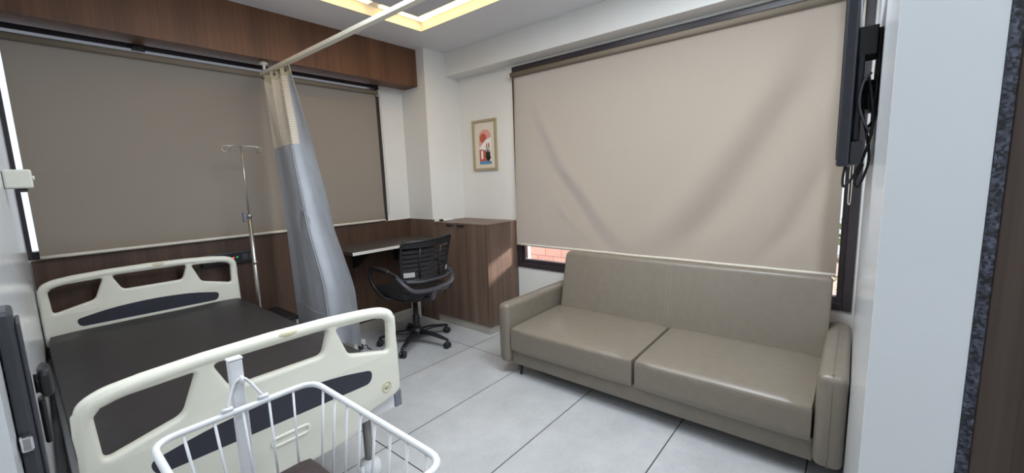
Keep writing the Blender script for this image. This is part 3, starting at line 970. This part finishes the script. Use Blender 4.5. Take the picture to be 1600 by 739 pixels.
for k in range(7):
    p = cpoint(0.04+0.15*k, 2.19)
    b = bmesh.new(); tube(b, [(p.x, p.y, 2.175), (p.x, p.y, 2.203), (RX, p.y, 2.211)], 0.004, 8); tube(b, [(p.x-0.006, p.y, 2.185), (p.x+0.006, p.y, 2.185)], 0.011, 10)
    obj('hook', b, M['hook'], cur)

# ------------------------------------------------------------ office chair
ch = thing('office_chair', 'black mesh back office chair on castors at the wall desk', 'chair', (2.13, 2.90, 0), math.radians(-3), world=False)
def arcx(x): return 0.075*(x/0.24)**2
b = bmesh.new()
seat = cushion(-0.245, 0.245, -0.22, 0.25, 0.46, 0.535, 0.034, 0.012)
obj('seat', seat, M['black_mesh'], ch, 60)
b = bmesh.new(); bx(b, -0.21, 0.21, -0.18, 0.21, 0.44, 0.4605, 0.008); bx(b, -0.09, 0.09, -0.12, 0.12, 0.40, 0.44, 0.01); obj('seat_pan', b, M['black'], ch)
def backpt(x, z):      # backrest surface
    t = (z-0.60)/0.35
    return Vector((x*(0.93+0.10*t), -0.245 - 0.06*t + 0.04*math.sin(t*PI)*0.5 + arcx(x), z))
b = bmesh.new()
loop = rounded([(-0.235, 0.62), (0.235, 0.62), (0.235, 0.955), (-0.235, 0.935)], 0.04, 6)
dense = []
for i in range(len(loop)):
    a, c = Vector(loop[i]), Vector(loop[(i+1) % len(loop)])
    n = max(1, int((c-a).length/0.03))
    for k in range(n): dense.append(a+(c-a)*k/n)
tube(b, [backpt(x, z) for x, z in dense], 0.011, 8, closed=True)
bk = obj('backrest_frame', b, M['black'], ch)
b = bmesh.new()
def band(z0, z1, xw, th=0.004):
    n = 16
    rows = []
    for i in range(n+1):
        x = -xw+2*xw*i/n
        rows.append([b.verts.new(backpt(x, z0)+Vector((0, -th/2, 0))), b.verts.new(backpt(x, z1)+Vector((0, -th/2, 0))), b.verts.new(backpt(x, z1)+Vector((0, th/2, 0))), b.verts.new(backpt(x, z0)+Vector((0, th/2, 0)))])
    for A, B in zip(rows, rows[1:]):
        for k in range(4):
            f = b.faces.new((A[k], A[(k+1) % 4], B[(k+1) % 4], B[k]))
    b.faces.new(rows[0]); b.faces.new(list(reversed(rows[-1])))
band(0.888, 0.945, 0.228)
for z in (0.855, 0.818, 0.781, 0.744, 0.707, 0.668, 0.635):
    band(z-0.013, z+0.013, 0.228)
obj('mesh_back', b, M['black_mesh'], ch)
for x in (-0.10, 0.10):      # inner uprights
    b = bmesh.new()
    tube(b, [backpt(x, z)+Vector((0, -0.006, 0)) for z in (0.63, 0.75, 0.88)], 0.007, 6)
    obj('back_rib', b, M['black'], ch)
for x, nm in ((-0.185, 1), (0.215, 1)):
    b = bmesh.new()
    w = 0.042 if x < 0 else 0.018
    pts = [backpt(x-w+2*w*i/4, 0.650)+Vector((0, -0.013, 0)) for i in range(5)]
    top = [backpt(x-w+2*w*i/4, 0.690)+Vector((0, -0.013, 0)) for i in range(5)]
    for i in range(4):
        b.faces.new([b.verts.new(q) for q in (pts[i], pts[i+1], top[i+1], top[i])])
    bmesh.ops.solidify(b, geom=list(b.faces), thickness=0.001)
    obj('label_sticker', b, M['paper'], bk)
# lower grey yoke
b = bmesh.new()
yoke = smooth_path([(-0.255, -0.16, 0.655), (-0.235, -0.235, 0.60), (-0.17, -0.275, 0.545), (0, -0.285, 0.53), (0.17, -0.275, 0.555), (0.235, -0.235, 0.605), (0.255, -0.16, 0.655)], 6)
tube(b, yoke, 0.021, 10, flat=0.7)
yk2 = smooth_path([(-0.225, -0.235, 0.625), (-0.12, -0.270, 0.612), (0, -0.278, 0.610), (0.12, -0.270, 0.612), (0.225, -0.235, 0.625)], 6)
tube(b, yk2, 0.013, 10)
tube(b, smooth_path([(0, -0.283, 0.53), (0, -0.25, 0.45), (0, -0.12, 0.43)], 6), 0.024, 10)
obj('back_yoke', b, M['chair_grey'], ch)
for s in (-1, 1):
    b = bmesh.new()
    P = smooth_path([(s*0.25, -0.17, 0.655), (s*0.275, -0.06, 0.69), (s*0.29, 0.10, 0.70), (s*0.29, 0.19, 0.685), (s*0.285, 0.215, 0.62), (s*0.275, 0.17, 0.53), (s*0.255, 0.06, 0.455), (s*0.20, 0.0, 0.445)], 6)
    tube(b, P, 0.016, 10, flat=1.0)
    ar = obj('armrest', b, M['black'], ch)
    b = bmesh.new(); tube(b, smooth_path([(s*0.272, -0.08, 0.695), (s*0.285, 0.04, 0.712), (s*0.29, 0.17, 0.706)], 5), 0.024, 10, flat=0.5); obj('arm_pad', b, M['black'], ar)
b = bmesh.new(); lathe(b, [(0.030, 0.10), (0.030, 0.25), (0.022, 0.255), (0.022, 0.40)], 0, 0, 16); obj('gas_lift', b, M['black'], ch)
b = bmesh.new(); lathe(b, [(0.055, 0.075), (0.060, 0.09), (0.050, 0.125), (0.035, 0.15)], 0, 0, 18); bs = obj('base_hub', b, M['black'], ch)
for q in range(5):
    a = math.radians(-2 + 72*q)
    ca, sa = math.cos(a), math.sin(a)
    b = bmesh.new()
    tube(b, [(0.04*ca, 0.04*sa, 0.105), (0.16*ca, 0.16*sa, 0.105), (0.30*ca, 0.30*sa, 0.078), (0.325*ca, 0.325*sa, 0.072)], [0.030, 0.026, 0.018, 0.014], 10, flat=0.62)
    lg = obj('base_leg', b, M['black'], ch)
    b = bmesh.new()
    cx, cy = 0.318*ca, 0.318*sa
    for s in (-1, 1):
        p, d = Vector((cx, cy, 0.028)), Vector((-sa, ca, 0))
        tube(b, [p+d*s*0.006, p+d*s*0.022, p+d*s*0.026], [0.028, 0.028, 0.022], 16)
    tube(b, [(cx, cy, 0.03), (cx, cy, 0.066)], 0.008, 8)
    obj('castor', b, M['black'], lg)

# white trunking post standing under the desk
pp = thing('conduit_post', 'short white box conduit standing on the floor behind the office chair', 'conduit', (2.59, 3.45, 0))
b = bmesh.new(); bx(b, 2.535, 2.60, 3.44, 3.52, 0.0, 0.20, 0.004); obj('body', b, M['box_white'], pp)
b = bmesh.new(); bx(b, 2.532, 2.6003, 3.437, 3.523, 0.2003, 0.212, 0.003); obj('cap', b, M['box_white'], pp)

fb = thing('floor_box', 'small pale grey box on the floor between the curtain and the office chair', 'box', (1.75, 3.25, 0))
b = bmesh.new(); bx(b, 1.69, 1.80, 3.18, 3.33, 0.0, 0.075, 0.008); obj('body', b, M['box_white'], fb)
b = bmesh.new(); bx(b, 1.72, 1.76, 3.155, 3.1795, 0.01, 0.05, 0.005); tube(b, smooth_path([(1.765, 3.165, 0.03), (1.785, 3.15, 0.035), (1.79, 3.13, 0.008), (1.80, 3.10, 0.006)], 5), 0.004, 8); obj('plug', b, M['black'], fb)

# ------------------------------------------------------------ baby bassinet: wire basket on a post
RZB = 0.80
bs = thing('bassinet', 'white wire baby bassinet hanging from a post at the foot of the bed', 'bassinet', (0.33, 1.0, 0))
b = bmesh.new()
X0, X1, Y0, Y1 = 0.140, 0.526, 0.645, 1.262
def rrect(x0, x1, y0, y1, r, z, n=5):
    return [(p[0], p[1], z) for p in rounded([(x0, y0), (x1, y0), (x1, y1), (x0, y1)], r, n)]
def densify(L, d=0.05):
    out = []
    for i in range(len(L)):
        a, c = Vector(L[i]), Vector(L[(i+1) % len(L)])
        n = max(1, int((c-a).length/d))
        for k in range(n): out.append(a+(c-a)*k/n)
    return out
tube(b, densify(rrect(X0, X1, Y0, Y1, 0.055, RZB)), 0.0085, 10, closed=True)
rim = obj('basket_rim', b, M['white_metal'], bs)
b = bmesh.new()
ZL, ins = 0.535, 0.035
tube(b, densify(rrect(X0+ins, X1-ins, Y0+ins, Y1-ins, 0.05, ZL)), 0.005, 8, closed=True)
for k in range(7):
    y = Y0+ins+(Y1-Y0-2*ins)*(k+0.5)/7
    tube(b, [(X0+ins, y, ZL), (X1-ins, y, ZL)], 0.003, 6)
obj('basket_floor', b, M['white_metal'], bs)
def wire(p, q):
    w = bmesh.new(); tube(w, [p, q], 0.0036, 8)
    return obj('basket_wire', w, M['white_metal'], bs)
for k in range(5):
    x = X0+0.06+(X1-X0-0.12)*k/4
    xi = X0+ins+0.045+(X1-X0-2*ins-0.09)*k/4
    for yy, s in ((Y0, 1), (Y1, -1)):
        wire((x, yy, RZB), (xi, yy+s*ins, ZL))
for k in range(8):
    y = Y0+0.065+(Y1-Y0-0.13)*k/7
    yi = Y0+ins+0.045+(Y1-Y0-2*ins-0.09)*k/7
    for xx, s in ((X0, 1), (X1, -1)):
        wire((xx, y, RZB), (xx+s*ins, yi, ZL))
# post and hook
PY, PX = 1.300, 0.338
b = bmesh.new(); bx(b, PX-0.017, PX+0.017, PY-0.012, PY+0.012, 0.09, 0.930, 0.004); bx(b, PX-0.019, PX+0.019, PY-0.014, PY+0.014, 0.9303, 0.937, 0.003); obj('post', b, M['white_metal'], bs)
b = bmesh.new()
tube(b, smooth_path([(PX-0.040, Y1, RZB+0.014), (PX-0.016, PY-0.022, 0.865), (PX+0.004, PY-0.024, 0.880), (PX+0.022, PY-0.022, 0.865), (PX+0.048, Y1, RZB+0.014)], 6), 0.0042, 8)
for x in (PX-0.040, PX+0.048):
    tube(b, [(x-0.013, Y1, RZB+0.013), (x+0.013, Y1, RZB+0.013)], 0.0065, 10)
tube(b, [(PX+0.004, PY-0.012, 0.874), (PX+0.004, PY-0.030, 0.874)], 0.005, 8)
tube(b, [(PX+0.004, PY-0.030, 0.862), (PX+0.004, PY-0.030, 0.890)], 0.0048, 8)
obj('hook', b, M['white_metal'], bs)
b = bmesh.new()
tube(b, [(PX, PY, 0.10), (PX, 0.70, 0.10)], 0.018, 10); tube(b, [(0.14, PY, 0.10), (0.54, PY, 0.10)], 0.016, 10); tube(b, [(0.14, 0.72, 0.10), (0.54, 0.72, 0.10)], 0.016, 10)
tube(b, [(PX, 0.72, 0.10), (PX, 0.72, 0.535)], 0.014, 10)
obj('stand_base', b, M['white_metal'], bs)
for x in (0.16, 0.52):
    for y in (0.72, PY):
        b = bmesh.new(); tube(b, [(x-0.012, y, 0.035), (x+0.012, y, 0.035)], 0.035, 16); tube(b, [(x, y, 0.06), (x, y, 0.095)], 0.010, 8); obj('castor', b, M['grey_plastic'], bs)
bmz = cushion(X0+ins+0.012, X1-ins-0.010, Y0+ins+0.012, Y1-ins-0.012, ZL+0.0055, ZL+0.070, 0.022, 0.012)
tag(obj('bassinet_mattress', bmz, plain('maroon_vinyl', s2l((58, 46, 48)), 0.5, var=0.08, scale=10), None, 60), 'small dark maroon mattress lying in the white wire bassinet', 'mattress')

# ------------------------------------------------------------ television on the partition wall
tv = thing('television', 'black flat television on a wall bracket seen edge on beside the sofa', 'television', (2.0, YT, 1.7))
TX0, TX1 = 1.55, 2.52
b = bmesh.new(); bx(b, TX0, TX1, 0.022, 0.052, 1.405, 1.975, 0.006); obj('casing', b, M['tv'], tv)
b = bmesh.new(); bx(b, TX0+0.012, TX1-0.012, 0.0522, 0.054, 1.425, 1.963, 0.0005); obj('screen', b, M['screen'], tv)
b = bmesh.new(); bx(b, TX0+0.004, TX1-0.15, -0.004, 0.0218, 1.41, 1.475, 0.004); bx(b, TX0+0.05, TX1-0.2, 0.004, 0.0218, 1.4755, 1.72, 0.006); obj('rear_housing', b, M['tv'], tv)
b = bmesh.new()
bx(b, 1.62, 1.72, -0.022, 0.0216, 1.7205, 1.80, 0.003); bx(b, 1.66, 1.70, YT+0.0005, -0.0225, 1.55, 1.80, 0.002)
bx(b, 1.74, 2.3, YT+0.0005, YT+0.006, 1.55, 1.80, 0.002); bx(b, 1.95, 2.1, YT+0.0065, 0.0036, 1.6, 1.7, 0.002)
obj('bracket', b, M['black'], tv)
b = bmesh.new()
for pts in (((1.66, 0.0, 1.62), (1.64, 0.000, 1.56), (1.62, -0.012, 1.50), (1.64, -0.02, 1.46)),
            ((1.60, -0.006, 1.66), (1.58, -0.016, 1.60), (1.59, -0.024, 1.52), (1.60, -0.012, 1.44), (1.60, 0.008, 1.38), (1.60, 0.030, 1.345), (1.60, 0.034, 1.37), (1.60, 0.030, 1.41)),
            ((1.63, -0.02, 1.64), (1.60, -0.010, 1.60), (1.61, -0.018, 1.56), (1.60, -0.026, 1.62), (1.62, -0.022, 1.66)),
            ((1.62, -0.022, 1.53), (1.60, -0.012, 1.50), (1.61, -0.022, 1.42), (1.62, -0.004, 1.345), (1.61, 0.006, 1.36), (1.61, -0.010, 1.41))):
    tube(b, smooth_path(pts, 8), 0.0036, 8)
obj('cable', b, M['cable'], tv)
b = bmesh.new(); tube(b, smooth_path(((1.60, -0.012, 1.665), (1.585, 0.004, 1.64), (1.58, 0.010, 1.585), (1.585, -0.004, 1.53), (1.60, -0.024, 1.49)), 8), 0.0034, 8); obj('grey_cable', b, M['cable_grey'], tv)

# ------------------------------------------------------------ framed print
pf = thing('framed_print', 'small gold framed abstract print of arch, sun and plant on the white wall', 'picture', (XW, 2.85, 1.5))
fy0, fy1, fz0, fz1 = 2.685, 3.005, 1.495, 1.985
b = bmesh.new()
w = 0.024
bx(b, XW-0.022, XW-0.0005, fy0, fy0+w, fz0, fz1, 0.003); bx(b, XW-0.022, XW-0.0005, fy1-w, fy1, fz0, fz1, 0.003)
bx(b, XW-0.022, XW-0.0005, fy0+w, fy1-w, fz0, fz0+w, 0.003); bx(b, XW-0.022, XW-0.0005, fy0+w, fy1-w, fz1-w, fz1, 0.003)
obj('frame', b, M['gold'], pf)
b = bmesh.new(); bx(b, XW-0.008, XW-0.001, fy0+w, fy1-w, fz0+w, fz1-w); pr = obj('print_paper', b, M['mat_board'], pf)
def pic(u, v, d):     # u 0 left .. 1 right as seen, v 0 bottom .. 1 top
    return Vector((XW-0.0081-d, fy1-w-(fy1-fy0-2*w)*u, fz0+w+(fz1-fz0-2*w)*v))
b = bmesh.new()
def poly(pts, lay, mi):
    f = b.faces.new([b.verts.new(pic(u, v, 0.0004*lay)) for u, v in pts]); f.material_index = mi
arch = [(0.22, 0.12), (0.80, 0.12), (0.80, 0.68)] + [(0.51+0.29*math.cos(a), 0.68+0.16*math.sin(a)) for a in [PI*i/14 for i in range(1, 14)]] + [(0.22, 0.68)]
poly(arch, 1, 0)
poly([(0.42+0.165*math.cos(a), 0.655+0.10*math.sin(a)) for a in [2*PI*i/24 for i in range(24)]], 2, 1)
poly([(0.22, 0.44), (0.36, 0.52), (0.55, 0.62), (0.80, 0.66), (0.80, 0.12), (0.22, 0.12)], 3, 2)
poly([(0.22, 0.12), (0.60, 0.12), (0.80, 0.22), (0.60, 0.32), (0.46, 0.40), (0.22, 0.415)], 4, 1)
poly([(0.56, 0.44), (0.72, 0.44), (0.72, 0.54), (0.56, 0.54)], 4, 1)
poly([(0.61, 0.44), (0.66, 0.44), (0.66, 0.54), (0.61, 0.54)], 5, 2)
poly([(0.30, 0.20), (0.40, 0.20), (0.40, 0.38), (0.30, 0.38)], 5, 2)
poly([(0.22, 0.08), (0.80, 0.08), (0.80, 0.15), (0.22, 0.15)], 6, 3)
for ang, L in ((60, 0.30), (80, 0.34), (105, 0.40), (125, 0.36), (145, 0.26), (40, 0.2)):
    a = math.radians(ang)
    bxp, byp = 0.66, 0.14
    t1 = (bxp+math.cos(a)*L*0.75, byp+math.sin(a)*L)
    mxp = ((bxp+t1[0])/2, (byp+t1[1])/2)
    nx, ny = -math.sin(a)*0.035, math.cos(a)*0.035
    poly([(bxp, byp), (mxp[0]-nx, mxp[1]-ny), t1, (mxp[0]+nx, mxp[1]+ny)], 7, 4)
obj('artwork', b, [M['pink'], M['rust'], M['print_white'], M['blue'], M['print_dark']], pr)

# ------------------------------------------------------------ fittings on the left door / wall
dl = []
LX = lx(1.0)
b = bmesh.new(); bx(b, LX+0.0005, LX+0.020, 0.985, 1.06, 0.78, 1.225, 0.006); lk = obj('lock_case', b, M['lock'], d1)
b = bmesh.new(); bx(b, LX+0.0203, LX+0.025, 0.99, 1.06, 0.80, 1.205, 0.002); obj('front_plate', b, M['chair_grey'], lk)
b = bmesh.new(); tube(b, [(LX+0.0273, 1.03, 1.09), (LX+0.036, 1.03, 1.09)], 0.016, 14); bx(b, LX+0.032, LX+0.048, 1.0, 1.06, 1.068, 1.118, 0.010); obj('knob', b, M['black'], lk)
b = bmesh.new(); bx(b, LX+0.0273, LX+0.036, 1.02, 1.06, 0.985, 1.06, 0.004); obj('key_cover', b, M['black'], lk)
b = bmesh.new(); bx(b, LX+0.002, LX+0.016, 0.965, 0.9848, 1.005, 1.03, 0.003); obj('latch_bolt', b, M['chrome'], lk)
wb = thing('wall_box', 'small white box fixed high on the glossy left wall', 'wall box', (lx(2.3), 2.3, 1.44))
b = bmesh.new(); bx(b, lx(2.3)-0.002+0.003, 0.060, 2.28, 2.40, 1.425, 1.492, 0.006); obj('body', b, M['box_white'], wb)
b = bmesh.new(); tube(b, [(0.0602, 2.34, 1.462), (0.067, 2.34, 1.462)], 0.009, 12); obj('button', b, M['box_white'], wb)
b = bmesh.new(); bx(b, 0.018, 0.045, 2.30, 2.34, 1.412, 1.4248, 0.003); obj('stopper', b, M['chair_grey'], wb)

# shrubs outside the sofa window
def shrub(x, y, h, label):
    t = thing('garden_shrub', label, 'shrub', (x, y, -0.15), group='shrubs outside the window')
    lf = bmesh.new()
    for i in range(260):
        a, e = random.uniform(0, 2*PI), random.uniform(0, 1)
        r = 0.24*math.sqrt(random.random())*(1-0.4*abs(e-0.5))
        c = Vector((x+r*math.cos(a), y+r*math.sin(a), -0.0+h*e))
        d = Vector((random.uniform(-1, 1), random.uniform(-1, 1), random.uniform(-0.3, 1))).normalized()
        s = d.cross(Vector((0.3, 0.5, 0.8))).normalized()*0.022
        lf.faces.new([lf.verts.new(q) for q in (c, c+d*0.04+s, c+d*0.09, c+d*0.04-s)])
    obj('foliage', lf, M['leaf'], t)
    sm = bmesh.new()
    for i in range(4):
        tube(sm, smooth_path([(x, y, -0.15), (x+random.uniform(-.06, .06), y+random.uniform(-.06, .06), h*0.4), (x+random.uniform(-.15, .15), y+random.uniform(-.15, .15), h*0.8)], 4), 0.007, 6)
    obj('stem', sm, M['hook'], t)
shrub(4.15, -0.02, 0.95, 'green shrub outside, seen at the right end of the sofa window')
